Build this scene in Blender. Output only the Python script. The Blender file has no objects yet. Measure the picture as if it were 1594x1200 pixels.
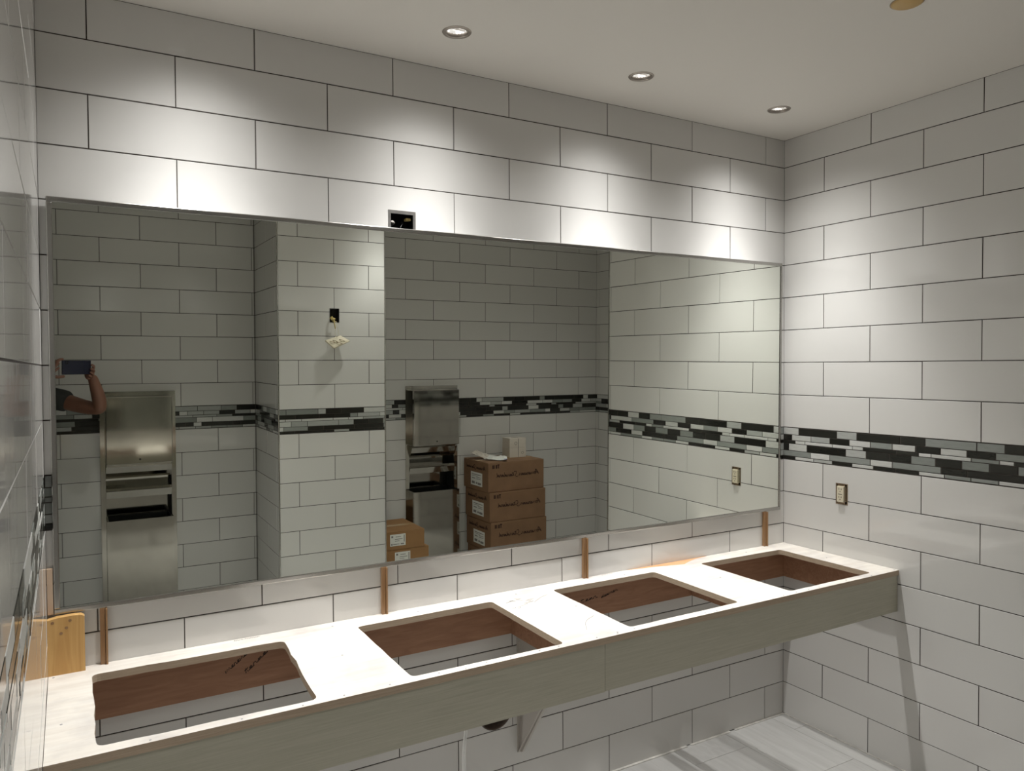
import bpy, bmesh, math, random
from mathutils import Vector, Matrix
random.seed(7)
C = bpy.context.scene.collection
SC = bpy.context.scene
PI = math.pi

# ------------------------------------------------------------------ camera
FX = 1186.04
YAW, PITCH, ROLL = 0.5283, -0.0247, -0.0061
CAM = Vector((-2.9328, -2.4684, 1.6650))
fwd = Vector((math.sin(YAW)*math.cos(PITCH), math.cos(YAW)*math.cos(PITCH), math.sin(PITCH)))
rt0 = Vector((math.cos(YAW), -math.sin(YAW), 0)); up0 = rt0.cross(fwd)
c_, s_ = math.cos(ROLL), math.sin(ROLL)
RT = c_*rt0 + s_*up0; UP = -s_*rt0 + c_*up0
cd = bpy.data.cameras.new('camera'); cam = bpy.data.objects.new('camera', cd); C.objects.link(cam)
m = Matrix((RT, UP, -fwd)).transposed().to_4x4(); m.translation = CAM; cam.matrix_world = m
cd.sensor_fit = 'HORIZONTAL'; cd.sensor_width = 36; cd.lens = 36*FX/1594; cd.clip_start = 0.01
SC.camera = cam

# ------------------------------------------------------------------ world, lights, exposure
w = bpy.data.worlds.new('world'); SC.world = w; w.use_nodes = True
w.node_tree.nodes['Background'].inputs[0].default_value = (1.0, .93, .84, 1)
w.node_tree.nodes['Background'].inputs[1].default_value = 0.02
vs = SC.view_settings
vs.view_transform = 'Standard'; vs.look = 'None'; vs.gamma = 1.0; vs.exposure = 0.0; vs.use_curve_mapping = False
cy = SC.cycles
cy.use_denoising = True; cy.max_bounces = 12; cy.diffuse_bounces = 7; cy.glossy_bounces = 8
cy.caustics_reflective = True; cy.blur_glossy = 0.6
cy.sample_clamp_indirect = 6.0; cy.sample_clamp_direct = 0
CEIL = 2.719
P_VANITY = 1.42        # relative strength of each downlight over the mirror
P_ROOM = .92          # relative strength of each downlight in the room
BEAM = [(0, 80), (10, 79), (18, 76), (22, 70), (25, 60), (28, 45), (31, 30.5), (35, 18), (38, 12.8), (42, 8.4), (47, 4.8), (53, 2.1), (58, .7), (64, .1), (70, 0), (90, 0)]
LAMP_COL = (1.0, .99, .967)
VANITY_X = (-2.60, -1.854, -1.108, -.377); VANITY_Y = -.289
ROOM_LAMPS = [(-2.5, -1.70, .95), (-1.16, -2.08, .58), (.30, -1.95, 1.0)]

# ------------------------------------------------------------------ materials
def new_mat(name):
    m = bpy.data.materials.new(name); m.use_nodes = True
    return m, m.node_tree, m.node_tree.nodes['Principled BSDF']
def N(t, kind, **kw):
    n = t.nodes.new(kind)
    for k, v in kw.items():
        if k in n.inputs.keys(): n.inputs[k].default_value = v
        else: setattr(n, k, v)
    return n
def ramp(t, fac, stops):
    r = t.nodes.new('ShaderNodeValToRGB'); e = r.color_ramp.elements
    while len(e) < len(stops): e.new(.5)
    for i, (p, c) in enumerate(stops): e[i].position = p; e[i].color = (*c, 1) if len(c) == 3 else c
    t.links.new(fac, r.inputs[0]); return r
def simple(name, col, rough=.5, metal=0, spec=.5, noise=0, nscale=20, bump=0, bscale=60, stretch=None, coat=0):
    m, t, b = new_mat(name)
    b.inputs['Base Color'].default_value = (*col, 1); b.inputs['Roughness'].default_value = rough
    b.inputs['Metallic'].default_value = metal; b.inputs['Specular IOR Level'].default_value = spec
    b.inputs['Coat Weight'].default_value = coat
    tc = N(t, 'ShaderNodeTexCoord'); mp = N(t, 'ShaderNodeMapping')
    t.links.new(tc.outputs['Object'], mp.inputs[0])
    if stretch: mp.inputs['Scale'].default_value = stretch
    if noise:
        n = N(t, 'ShaderNodeTexNoise', Scale=nscale, Detail=5.0); t.links.new(mp.outputs[0], n.inputs['Vector'])
        r = ramp(t, n.outputs['Fac'], [(.25, [c*(1-noise) for c in col]), (.75, [min(1, c*(1+noise*.7)) for c in col])])
        t.links.new(r.outputs[0], b.inputs['Base Color'])
    if bump:
        n = N(t, 'ShaderNodeTexNoise', Scale=bscale, Detail=3.0); t.links.new(mp.outputs[0], n.inputs['Vector'])
        bp = N(t, 'ShaderNodeBump', Strength=bump, Distance=.002); t.links.new(n.outputs['Fac'], bp.inputs['Height'])
        t.links.new(bp.outputs[0], b.inputs['Normal'])
    return m
M = {}
def tile_mat():
    m, t, b = new_mat('white_glazed_tile')
    oi = N(t, 'ShaderNodeObjectInfo')
    r = ramp(t, oi.outputs['Random'], [(0, (.645, .635, .615)), (1, (.69, .68, .66))])
    t.links.new(r.outputs[0], b.inputs['Base Color'])
    b.inputs['Roughness'].default_value = .07; b.inputs['IOR'].default_value = 1.5
    tc = N(t, 'ShaderNodeTexCoord')
    n = N(t, 'ShaderNodeTexNoise', Scale=9.0, Detail=1.0); t.links.new(tc.outputs['Object'], n.inputs['Vector'])
    bp = N(t, 'ShaderNodeBump', Strength=.10, Distance=.004); t.links.new(n.outputs['Fac'], bp.inputs['Height'])
    t.links.new(bp.outputs[0], b.inputs['Normal'])
    return m
M['tile'] = tile_mat()
M['grout'] = simple('taupe_grout', (.055, .045, .039), .9, noise=.2, nscale=90)
M['ceiling'] = simple('ceiling_paint', (.76, .73, .685), .85, bump=.15, bscale=300)
def band_mat(name, cols, rough):
    m, t, b = new_mat(name)
    oi = N(t, 'ShaderNodeObjectInfo')
    r = ramp(t, oi.outputs['Random'], [(0, cols[0]), (1, cols[1])])
    tc = N(t, 'ShaderNodeTexCoord'); mp = N(t, 'ShaderNodeMapping'); mp.inputs['Scale'].default_value = (3, 3, 40)
    t.links.new(tc.outputs['Object'], mp.inputs[0])
    n = N(t, 'ShaderNodeTexNoise', Scale=7.0, Detail=4.0); t.links.new(mp.outputs[0], n.inputs['Vector'])
    mx = N(t, 'ShaderNodeMix', data_type='RGBA', blend_type='MULTIPLY'); mx.inputs[0].default_value = .35
    t.links.new(r.outputs[0], mx.inputs[6]); t.links.new(n.outputs['Fac'], mx.inputs[7])
    t.links.new(mx.outputs[2], b.inputs['Base Color']); b.inputs['Roughness'].default_value = rough
    return m
M['D'] = band_mat('black_glass', ((.018, .018, .015), (.032, .032, .027)), .12)
M['M'] = band_mat('grey_glass', ((.25, .27, .25), (.33, .35, .33)), .15)
M['m'] = band_mat('silver_glass', ((.42, .44, .42), (.52, .53, .51)), .2)
M['L'] = band_mat('pale_stone', ((.60, .61, .58), (.72, .72, .70)), .35)
def wood(name, dark, light, scale=6, stretch=(1, 12, 12), rough=.6, rings=True):
    m, t, b = new_mat(name)
    tc = N(t, 'ShaderNodeTexCoord'); mp = N(t, 'ShaderNodeMapping'); mp.inputs['Scale'].default_value = stretch
    t.links.new(tc.outputs['Object'], mp.inputs[0])
    n = N(t, 'ShaderNodeTexNoise', Scale=scale, Detail=8.0, Distortion=1.2); t.links.new(mp.outputs[0], n.inputs['Vector'])
    n2 = N(t, 'ShaderNodeTexNoise', Scale=1.7, Detail=2.0); t.links.new(tc.outputs['Object'], n2.inputs['Vector'])
    ad = N(t, 'ShaderNodeMix', data_type='FLOAT'); ad.inputs[0].default_value = .35
    t.links.new(n.outputs['Fac'], ad.inputs[2]); t.links.new(n2.outputs['Fac'], ad.inputs[3])
    r = ramp(t, ad.outputs[0], [(.3, dark), (.7, light)])
    t.links.new(r.outputs[0], b.inputs['Base Color']); b.inputs['Roughness'].default_value = rough
    bp = N(t, 'ShaderNodeBump', Strength=.15, Distance=.001); t.links.new(n.outputs['Fac'], bp.inputs['Height'])
    t.links.new(bp.outputs[0], b.inputs['Normal'])
    return m
M['plywood'] = wood('brown_plywood', (.28, .135, .075), (.43, .235, .14), 5, (1.2, 10, 10))
M['ply_edge'] = wood('plywood_edge', (.36, .27, .19), (.60, .48, .36), 14, (.6, 3, 60))
M['pine'] = wood('yellow_pine', (.50, .27, .08), (.72, .46, .18), 3, (14, 14, 1))
M['tan'] = wood('tan_board', (.50, .36, .25), (.62, .47, .35), 4, (10, 10, 1))
M['shim'] = wood('brown_shim', (.24, .125, .055), (.42, .25, .12), 5, (16, 16, 1), .3)
M['laminate'] = wood('grey_green_laminate', (.40, .385, .30), (.52, .50, .41), 6, (1, 10, 40), .45)
def counter_mat():
    m, t, b = new_mat('whitened_plywood')
    tc = N(t, 'ShaderNodeTexCoord')
    mp = N(t, 'ShaderNodeMapping'); mp.inputs['Scale'].default_value = (1, 7, 1); t.links.new(tc.outputs['Object'], mp.inputs[0])
    g = N(t, 'ShaderNodeTexNoise', Scale=5.0, Detail=7.0, Distortion=.6); t.links.new(mp.outputs[0], g.inputs['Vector'])
    s = N(t, 'ShaderNodeTexNoise', Scale=4.0, Detail=5.0, Roughness=.6); t.links.new(tc.outputs['Object'], s.inputs['Vector'])
    r1 = ramp(t, g.outputs['Fac'], [(.3, (.72, .665, .60)), (.65, (.82, .78, .72))])
    r2 = ramp(t, s.outputs['Fac'], [(.36, (.70, .70, .74)), (.56, (1, 1, 1))])
    mx = N(t, 'ShaderNodeMix', data_type='RGBA', blend_type='MULTIPLY'); mx.inputs[0].default_value = .8
    t.links.new(r1.outputs[0], mx.inputs[6]); t.links.new(r2.outputs[0], mx.inputs[7])
    t.links.new(mx.outputs[2], b.inputs['Base Color']); b.inputs['Roughness'].default_value = .7
    return m
M['counter'] = counter_mat()
M['raw_wood'] = wood('orange_raw_wood', (.55, .27, .12), (.78, .46, .25), 8, (1, 8, 1))
M['mirror'] = simple('silvered_glass', (.88, .905, .845), 0.0, 1)
M['steel'] = simple('brushed_steel', (.46, .44, .40), .075, 1, noise=.08, nscale=6, bump=.05, bscale=5, stretch=(1, 1, 1))
M['steel_frame'] = simple('polished_steel_frame', (.44, .43, .41), .22, 1)
M['nickel'] = simple('satin_nickel', (.42, .38, .34), .4, 1)
M['galv'] = simple('galvanised_metal', (.33, .32, .31), .35, .8, noise=.15, nscale=60)
M['black'] = simple('black_plastic', (.012, .012, .012), .4)
M['deep'] = simple('cavity_shade', (.01, .009, .008), .8)  # near-black colour puts the shade inside recesses into the material
M['ink'] = simple('black_ink', (.015, .012, .012), .8)
M['pencil'] = simple('graphite_mark', (.34, .33, .34), .7)
M['card'] = simple('brown_cardboard', (.22, .122, .064), .8, noise=.12, nscale=9, bump=.2, bscale=160)
M['card2'] = simple('tan_cardboard', (.31, .165, .065), .75, noise=.10, nscale=9, bump=.2, bscale=160)
M['card_ink'] = simple('dark_printing', (.035, .012, .006), .8)
M['tape'] = simple('packing_tape', (.46, .30, .15), .25)
M['paper'] = simple('white_paper', (.74, .74, .70), .7, noise=.05, nscale=30)
M['carton'] = simple('white_carton', (.62, .57, .50), .7, noise=.05)
M['grey_print'] = simple('grey_printing', (.22, .21, .2), .8)
M['blue_print'] = simple('blue_printing', (.05, .09, .35), .7)
M['ivory'] = simple('ivory_plastic', (.66, .60, .46), .35)
M['brass'] = simple('brass_strap', (.34, .26, .18), .35, .9)
M['wire_yellow'] = simple('yellow_wire', (.70, .55, .20), .5)
M['wire_cream'] = simple('cream_wire', (.72, .66, .50), .5)
M['pipe'] = simple('brown_pipe', (.10, .075, .06), .35)
M['tube'] = simple('clear_white_tube', (.78, .78, .76), .2)
M['bracket'] = simple('primed_bracket', (.47, .44, .40), .5)
M['caulk'] = simple('white_caulk', (.62, .60, .56), .6, noise=.3, nscale=25)
M['cap'] = simple('tan_cap', (.55, .36, .13), .4)
M['corridor'] = simple('corridor_paint', (.55, .53, .49), .8)
def floor_mat():
    m, t, b = new_mat('grey_porcelain')
    tc = N(t, 'ShaderNodeTexCoord'); oi = N(t, 'ShaderNodeObjectInfo')
    mp = N(t, 'ShaderNodeMapping'); mp.inputs['Scale'].default_value = (14, 1.2, 1)
    t.links.new(tc.outputs['Object'], mp.inputs[0]); 
    cb = N(t, 'ShaderNodeVectorMath', operation='ADD'); t.links.new(mp.outputs[0], cb.inputs[0])
    sc = N(t, 'ShaderNodeVectorMath', operation='SCALE'); sc.inputs[0].default_value = (7, 9, 3); t.links.new(oi.outputs['Random'], sc.inputs['Scale'])
    t.links.new(sc.outputs[0], cb.inputs[1])
    n = N(t, 'ShaderNodeTexNoise', Scale=3.0, Detail=6.0, Distortion=.4); t.links.new(cb.outputs[0], n.inputs['Vector'])
    r = ramp(t, n.outputs['Fac'], [(.3, (.43, .425, .41)), (.7, (.51, .505, .49))])
    t.links.new(r.outputs[0], b.inputs['Base Color']); b.inputs['Roughness'].default_value = .45
    return m
M['floor'] = floor_mat()
M['floor_grout'] = simple('floor_grout', (.30, .29, .27), .9)
def emis(name, col, s):
    m, t, b = new_mat(name); b.inputs['Base Color'].default_value = (*col, 1)
    b.inputs['Emission Color'].default_value = (*col, 1); b.inputs['Emission Strength'].default_value = s
    b.inputs['Roughness'].default_value = .15
    return m
M['lens'] = emis('glowing_reflector', (1, .98, .95), .62)  # own glow stands in for lamp light bouncing off the reflector
M['lens_dim'] = emis('dim_glow_facet', (.9, .9, .88), .25)  # weaker glow paints the greyer facets
M['bulb'] = emis('bulb_capsule', (.5, .47, .43), .35)
M['skin'] = simple('skin', (.25, .12, .08), .5, noise=.1, nscale=12)
M['shirt'] = simple('charcoal_cotton', (.035, .037, .036), .9, noise=.15, nscale=40)
M['jeans'] = simple('dark_denim', (.03, .04, .07), .9, noise=.2, nscale=60)
M['hair'] = simple('brown_hair', (.05, .03, .02), .7, noise=.3, nscale=80)
M['shoe'] = simple('brown_leather', (.08, .045, .025), .5)
M['phone'] = simple('dark_blue_phone', (.006, .008, .03), .25)
M['phone_glass'] = simple('black_glass_lens', (.004, .004, .005), .05)
M['eye'] = simple('eye_white', (.7, .68, .65), .3)

# ------------------------------------------------------------------ object helpers
def setp(o, label=None, cat=None, group=None, kind=None):
    if label: o['label'] = label
    if cat: o['category'] = cat
    if group: o['group'] = group
    if kind: o['kind'] = kind
    return o
def empty(name, loc=(0, 0, 0), rz=0, parent=None, **k):
    o = bpy.data.objects.new(name, None); C.objects.link(o); o.location = loc; o.rotation_euler = (0, 0, rz)
    o.empty_display_size = .05
    if parent: o.parent = parent
    return setp(o, **k)
def link(name, me, parent=None, loc=None, **k):
    o = bpy.data.objects.new(name, me); C.objects.link(o)
    if parent: o.parent = parent
    if loc is not None: o.location = loc
    return setp(o, **k)
class B:
    """collects shapes into one mesh"""
    def __init__(s): s.bm = bmesh.new(); s.mats = []
    def mi(s, mat):
        if mat not in s.mats: s.mats.append(mat)
        return s.mats.index(mat)
    def _fin(s, faces, mat):
        i = s.mi(mat)
        for f in faces: f.material_index = i
    def box(s, x0, x1, y0, y1, z0, z1, mat=0, bev=0, M4=None):
        vs = [s.bm.verts.new((x, y, z)) for z in (z0, z1) for x, y in ((x0, y0), (x1, y0), (x1, y1), (x0, y1))]
        fs = [s.bm.faces.new([vs[i] for i in q]) for q in ((3, 2, 1, 0), (4, 5, 6, 7), (0, 1, 5, 4), (1, 2, 6, 5), (2, 3, 7, 6), (3, 0, 4, 7))]
        s._fin(fs, mat)
        if bev:
            es = list({e for f in fs for e in f.edges})
            r = bmesh.ops.bevel(s.bm, geom=es, offset=bev, segments=2, profile=.5, affect='EDGES')
            vs = list({v for f in r['faces'] for v in f.verts} | {v for v in vs if v.is_valid})
        if M4 is not None: bmesh.ops.transform(s.bm, matrix=M4, verts=[v for v in vs if v.is_valid])
        return s
    def prism(s, pts, d0, d1, axis='x', mat=0):
        """pts: 2D polygon; extruded d0..d1 along axis. x: pts=(y,z); y: pts=(x,z); z: pts=(x,y)"""
        def P(p, d):
            return {'x': (d, p[0], p[1]), 'y': (p[0], d, p[1]), 'z': (p[0], p[1], d)}[axis]
        a = [s.bm.verts.new(P(p, d0)) for p in pts]; b = [s.bm.verts.new(P(p, d1)) for p in pts]
        n = len(pts); fs = [s.bm.faces.new(a), s.bm.faces.new(list(reversed(b)))]
        for i in range(n): fs.append(s.bm.faces.new((a[i], b[i], b[(i+1) % n], a[(i+1) % n])))
        s._fin(fs, mat); bmesh.ops.recalc_face_normals(s.bm, faces=fs); return s
    def tube(s, path, r, mat=0, seg=8, caps=True):
        path = [Vector(p) for p in path]; rings = []
        n = len(path); rr = r if isinstance(r, (list, tuple)) else [r]*n
        ref = Vector((0, 0, 1))
        for i, p in enumerate(path):
            d = (path[min(i+1, n-1)]-path[max(i-1, 0)]).normalized()
            if abs(d.dot(ref)) > .95: ref = Vector((1, 0, 0)) if abs(d.x) < .9 else Vector((0, 1, 0))
            u = d.cross(ref).normalized(); v = d.cross(u)
            rings.append([s.bm.verts.new(p+rr[i]*(math.cos(2*PI*k/seg)*u+math.sin(2*PI*k/seg)*v)) for k in range(seg)])
        fs = []
        for a, b in zip(rings, rings[1:]):
            for k in range(seg): fs.append(s.bm.faces.new((a[k], a[(k+1) % seg], b[(k+1) % seg], b[k])))
        if caps: fs += [s.bm.faces.new(rings[0]), s.bm.faces.new(list(reversed(rings[-1])))]
        for f in fs: f.smooth = True
        s._fin(fs, mat); bmesh.ops.recalc_face_normals(s.bm, faces=fs); return s
    def lathe(s, prof, c=(0, 0, 0), seg=32, mat=0, axis='z', smooth=True, facet=False):
        """prof: (r, h) pairs"""
        rings = []
        for r, h in prof:
            ring = []
            for k in range(seg):
                a = 2*PI*k/seg; u, v = r*math.cos(a), r*math.sin(a)
                q = {'z': (u, v, h), 'y': (u, h, v), 'x': (h, u, v)}[axis]
                ring.append(s.bm.verts.new((c[0]+q[0], c[1]+q[1], c[2]+q[2])))
            rings.append(ring)
        fs = []
        for a, b in zip(rings, rings[1:]):
            for k in range(seg): fs.append(s.bm.faces.new((a[k], a[(k+1) % seg], b[(k+1) % seg], b[k])))
        for ring, (r, h) in ((rings[0], prof[0]), (rings[-1], prof[-1])):
            if r < 1e-3: pass
        for f in fs: f.smooth = smooth
        s._fin(fs, mat); bmesh.ops.remove_doubles(s.bm, verts=[v for r in rings for v in r], dist=1e-6)
        return s
    def disc(s, c, r, mat=0, seg=24, axis='z'):
        vs = []
        for k in range(seg):
            a = 2*PI*k/seg; u, v = r*math.cos(a), r*math.sin(a)
            q = {'z': (u, v, 0), 'y': (u, 0, v), 'x': (0, u, v)}[axis]
            vs.append(s.bm.verts.new((c[0]+q[0], c[1]+q[1], c[2]+q[2])))
        s._fin([s.bm.faces.new(vs)], mat); return s
    def plate(s, outline, holes, d0, d1, axis='z', mat=0, edge=None):
        """flat plate with holes: triangulated caps + side walls. coordinates as prism()"""
        def P(p, d): return {'x': (d, p[0], p[1]), 'y': (p[0], d, p[1]), 'z': (p[0], p[1], d)}[axis]
        edge = mat if edge is None else edge
        layers = []
        for d in (d0, d1):
            es = []; loops = []
            for lp in [outline]+holes:
                vs = [s.bm.verts.new(P(p, d)) for p in lp]; loops.append(vs)
                for i in range(len(vs)): es.append(s.bm.edges.new((vs[i], vs[(i+1) % len(vs)])))
            r = bmesh.ops.triangle_fill(s.bm, use_beauty=True, use_dissolve=False, edges=es)
            s._fin([g for g in r['geom'] if isinstance(g, bmesh.types.BMFace)], mat); layers.append(loops)
        fs = []
        for la, lb in zip(*layers):
            for i in range(len(la)):
                j = (i+1) % len(la); fs.append(s.bm.faces.new((la[i], la[j], lb[j], lb[i])))
        s._fin(fs, edge); bmesh.ops.recalc_face_normals(s.bm, faces=s.bm.faces[:]); return s
    def ribbon(s, pts, wd, frame, mat=0):
        """flat pen stroke. frame = (origin, u, v) ; pts in (u,v)"""
        o, u, v = [Vector(a) for a in frame]; L = []; R_ = []
        n = len(pts)
        for i, p in enumerate(pts):
            a, b = pts[max(i-1, 0)], pts[min(i+1, n-1)]
            dx, dy = b[0]-a[0], b[1]-a[1]; l = math.hypot(dx, dy) or 1
            nx, ny = -dy/l*wd/2, dx/l*wd/2
            L.append(s.bm.verts.new(o+u*(p[0]+nx)+v*(p[1]+ny))); R_.append(s.bm.verts.new(o+u*(p[0]-nx)+v*(p[1]-ny)))
        s._fin([s.bm.faces.new((L[i], L[i+1], R_[i+1], R_[i])) for i in range(n-1)], mat); return s
    def done(s, name, mats, parent=None, loc=None, smooth=False, **k):
        if not isinstance(mats, (list, tuple)): mats = [mats]
        me = bpy.data.meshes.new(name); s.bm.normal_update(); s.bm.to_mesh(me); s.bm.free()
        keys = s.mats or [0]
        for i in keys:
            me.materials.append(mats[i] if isinstance(i, int) and i < len(mats) else mats[0])
        if smooth:
            for p in me.polygons: p.use_smooth = True
        return link(name, me, parent, loc, **k)
def circle(cx, cy, r, n=28): return [(cx+r*math.cos(2*PI*k/n), cy+r*math.sin(2*PI*k/n)) for k in range(n)]
def rect(x0, x1, y0, y1): return [(x0, y0), (x1, y0), (x1, y1), (x0, y1)]

# ------------------------------------------------------------------ tiled walls
RP = .1524; ZA = 2.591; TW = .4572; GAP = .0032; THK = .005
_tiles = {}
def tile_mesh(wd, h):
    k = (round(wd, 3), round(h, 3))
    if k not in _tiles:
        wd, h = k; c = .0008; bm = bmesh.new()
        a = [bm.verts.new((x, THK, z)) for x, z in ((0, 0), (wd, 0), (wd, h), (0, h))]
        b = [bm.verts.new((x, c*1.3, z)) for x, z in ((0, 0), (wd, 0), (wd, h), (0, h))]
        d = [bm.verts.new((x, 0, z)) for x, z in ((c, c), (wd-c, c), (wd-c, h-c), (c, h-c))]
        for i in range(4):
            j = (i+1) % 4; bm.faces.new((a[i], a[j], b[j], b[i])); bm.faces.new((b[i], b[j], d[j], d[i]))
        bm.faces.new(d)
        me = bpy.data.meshes.new('tile'); bm.to_mesh(me); bm.free(); me.materials.append(M['tile']); _tiles[k] = me
    return _tiles[k]
_mos = {}
def mosaic_mesh(wd, h, c):
    k = (round(wd, 3), round(h, 4), c)
    if k not in _mos:
        me = tile_mesh(wd, h).copy(); me.name = 'mosaic_tile'; me.materials.clear(); me.materials.append(M[c])
        # keep exact size
        sx = wd/max(round(wd, 3), 1e-4); sz = h/max(round(h, 3), 1e-4)
        for v in me.vertices: v.co.x *= sx; v.co.z *= sz
        _mos[k] = me
    return _mos[k]
MR_H = [.030, .0235, .0125, .030, .0235, .0125]; MR_G = .0029
def tiled_wall(parent, L0, L1, jbase, skip=(), cuts=(), s_from=0, band=None, seed=1, top=CEIL, band_skip=()):
    """parent frame: X along the wall, Y into the wall, Z up. s is wall coordinate from L0 to L1.
    joints of kind A rows at jbase + k*TW, kind B rows half a tile on"""
    rnd = random.Random(seed)
    for r in range(-1, 17):
        if r == 8: continue
        z1 = ZA-r*RP-GAP/2; z0 = ZA-(r+1)*RP+GAP/2
        z1 = min(z1, top-.001)
        if r == 16: z0 = .0015
        A = (r % 2 == 0) if r < 8 else (r % 2 == 1)
        off = jbase+(0 if A else TW/2)
        k0 = math.floor((L0-off)/TW); xs = [L0-GAP/2]
        k = k0
        while off+k*TW < L1-1e-4:
            if off+k*TW > L0+.006: xs.append(off+k*TW)
            k += 1
        xs.append(L1+GAP/2)
        for a, b in zip(xs, xs[1:]):
            a += GAP/2; b -= GAP/2
            if b-a < .004: continue
            if any(a >= q[0] and b <= q[1] and z0 >= q[2] and z1 <= q[3] for q in skip): continue
            hit = [q for q in cuts if q[0] < b and q[1] > a and q[2] < z1 and q[3] > z0]
            if hit:
                q = hit[0]
                if len(q) == 5:     # round hole inside one tile
                    cx, cz = (q[0]+q[1])/2, (q[2]+q[3])/2
                    rr = min((q[1]-q[0])/2, cx-a-.0004, b-cx-.0004, cz-z0-.0004, z1-cz-.0004)
                    B().plate(rect(a, b, z0, z1), [circle(cx, cz, rr)], 0, THK, 'y').done('tile', M['tile'], parent)
                else:
                    bb = B(); ax, bx, az, bz = max(a, q[0]), min(b, q[1]), max(z0, q[2]), min(z1, q[3])
                    for (u0, u1, w0, w1) in ((a, ax, z0, z1), (bx, b, z0, z1), (ax, bx, z0, az), (ax, bx, bz, z1)):
                        if u1-u0 > .0008 and w1-w0 > .0008: bb.box(u0, u1, 0, THK, w0, w1)
                    if len(bb.bm.verts): bb.done('tile', M['tile'], parent)
                    else: bb.bm.free()
                continue
            o = link('tile', tile_mesh(b-a, z1-z0), parent, (a, rnd.uniform(-.0003, .0003), z0))
            o.rotation_euler = (rnd.gauss(0, .0012), 0, rnd.gauss(0, .0010))
    # mosaic band (row 8)
    z = ZA-8*RP-MR_G
    for i, h in enumerate(MR_H):
        z0 = z-h; pieces = []
        given = band[i] if band else []
        s = L0
        for a, b, c in given:
            pieces.append((max(a, L0), min(b, L1), c)); s = b
        s += MR_G if given else rnd.uniform(-.09, 0)
        while s < L1-.004:
            wd = rnd.choice((.047, .097, .097, .097, .147, .197, .097)); c = rnd.choices(('D', 'L', 'm', 'M'), (42, 22, 18, 18))[0]
            pieces.append((max(s, L0), min(s+wd, L1), c)); s += wd+MR_G
        for a, b, c in pieces:
            if b-a < .004: continue
            for q in band_skip:
                if b > q[0] and a < q[1]: a, b = (a, q[0]) if a < q[0] else ((q[1], b) if b > q[1] else (0, 0))
            if b-a < .004: continue
            link('mosaic_tile', mosaic_mesh(b-a, h, c), parent, (a, rnd.uniform(-.0004, .0006), z0))
        z = z0-MR_G
def wall(name, origin, rz, L0, L1, jbase, holes=(), thick=.10, ext=(0, 0), **k):
    b = B(); zt = CEIL+.05
    b.plate(rect(L0-ext[0], L1+ext[1], -.02, zt), [h for h in holes], .0016, thick, 'y')
    o = b.done(name, M['grout'], kind='structure'); o.location = origin; o.rotation_euler = (0, 0, rz)
    tiled_wall(o, L0, L1, jbase, **k)
    return o
YB = -2.9675
EB = (-1.978, -1.876, 2.10, 2.204)       # electrical box opening over the mirror
DR = (-1.6455, -1.4985, .3055, .4525)    # drain opening
wf = wall('wall_back', (0, 0, 0), 0, -2.993, 0, -(.1262+.2286), holes=[rect(*EB), circle(-1.572, .379, .0728)], ext=(.1, .1),
     skip=[(-2.97, -.05, 1.02, 2.12)], cuts=[EB, (*DR, 1)], band_skip=[(-2.94, -.09)], seed=3)
RB = [
[(0, 0.0831, 'L'), (0.0852, 0.2864, 'D'), (0.2893, 0.3849, 'm'), (0.3876, 0.5834, 'D'), (0.5868, 0.6886, 'D'), (0.6915, 0.8870, 'M'), (0.8900, 0.9864, 'M'), (0.9893, 1.0850, 'D')],
[(0, 0.0441, 'D'), (0.0485, 0.1509, 'L'), (0.1540, 0.2503, 'm'), (0.2532, 0.3487, 'D'), (0.3517, 0.4494, 'L'), (0.4530, 0.5491, 'M'), (0.5520, 0.6480, 'L'), (0.6530, 0.75, 'D'), (0.7528, 0.8511, 'L'), (0.8541, 0.9543, 'D'), (0.9575, 1.152, 'M')],
[(0, 0.0638, 'D'), (0.0669, 0.1174, 'L'), (0.1204, 0.2642, 'L'), (0.2672, 0.3638, 'L'), (0.3668, 0.4153, 'L'), (0.4183, 0.5675, 'D'), (0.5704, 0.6618, 'D'), (0.6648, 0.7125, 'L'), (0.7155, 0.8673, 'L'), (0.8705, 0.9677, 'M'), (0.9707, 1.0179, 'L'), (1.0208, 1.117, 'D')],
[(0, 0.0276, 'D'), (0.0306, 0.1292, 'L'), (0.1323, 0.3310, 'D'), (0.3340, 0.43, 'm'), (0.4340, 0.5360, 'D'), (0.5390, 0.6300, 'D'), (0.6330, 0.7302, 'M'), (0.7335, 0.8320, 'D'), (0.8351, 0.9330, 'M'), (0.9362, 1.0315, 'D'), (1.0345, 1.132, 'M')],
[(0, 0.1491, 'M'), (0.152, 0.2506, 'L'), (0.2538, 0.4499, 'M'), (0.4530, 0.5496, 'L'), (0.5530, 0.7530, 'M'), (0.7560, 0.8530, 'D'), (0.8560, 1.0526, 'D')],
[(0, 0.0632, 'D'), (0.0663, 0.1658, 'L'), (0.1687, 0.2630, 'm'), (0.2660, 0.3632, 'D'), (0.3661, 0.4642, 'L'), (0.4672, 0.5632, 'D'), (0.5661, 0.6630, 'D'), (0.6660, 0.7655, 'L'), (0.7687, 0.8665, 'M'), (0.8700, 0.9661, 'M'), (0.9693, 1.0550, 'L')]]
GF = (.285, .345, 1.050, 1.143)
wall('wall_right', (0, 0, 0), -PI/2, 0, 1.375, .2178, band=RB, seed=5, ext=(.1, -.007), cuts=[GF], holes=[rect(*GF)], thick=.09)
wall('wall_nook_return', (0, -1.375, 0), 0, .0, 1.078, .1, seed=15, thick=.05, ext=(-.006, 0))
wall('wall_nook_right', (1.078, 0, 0), -PI/2, 1.375, -YB, 2.9250, seed=6, ext=(0, .1))
DH = lambda xc: rect(-xc-.195, -xc+.195, .10, 1.42)
D1X, D2X = -2.545, -.497
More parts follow.
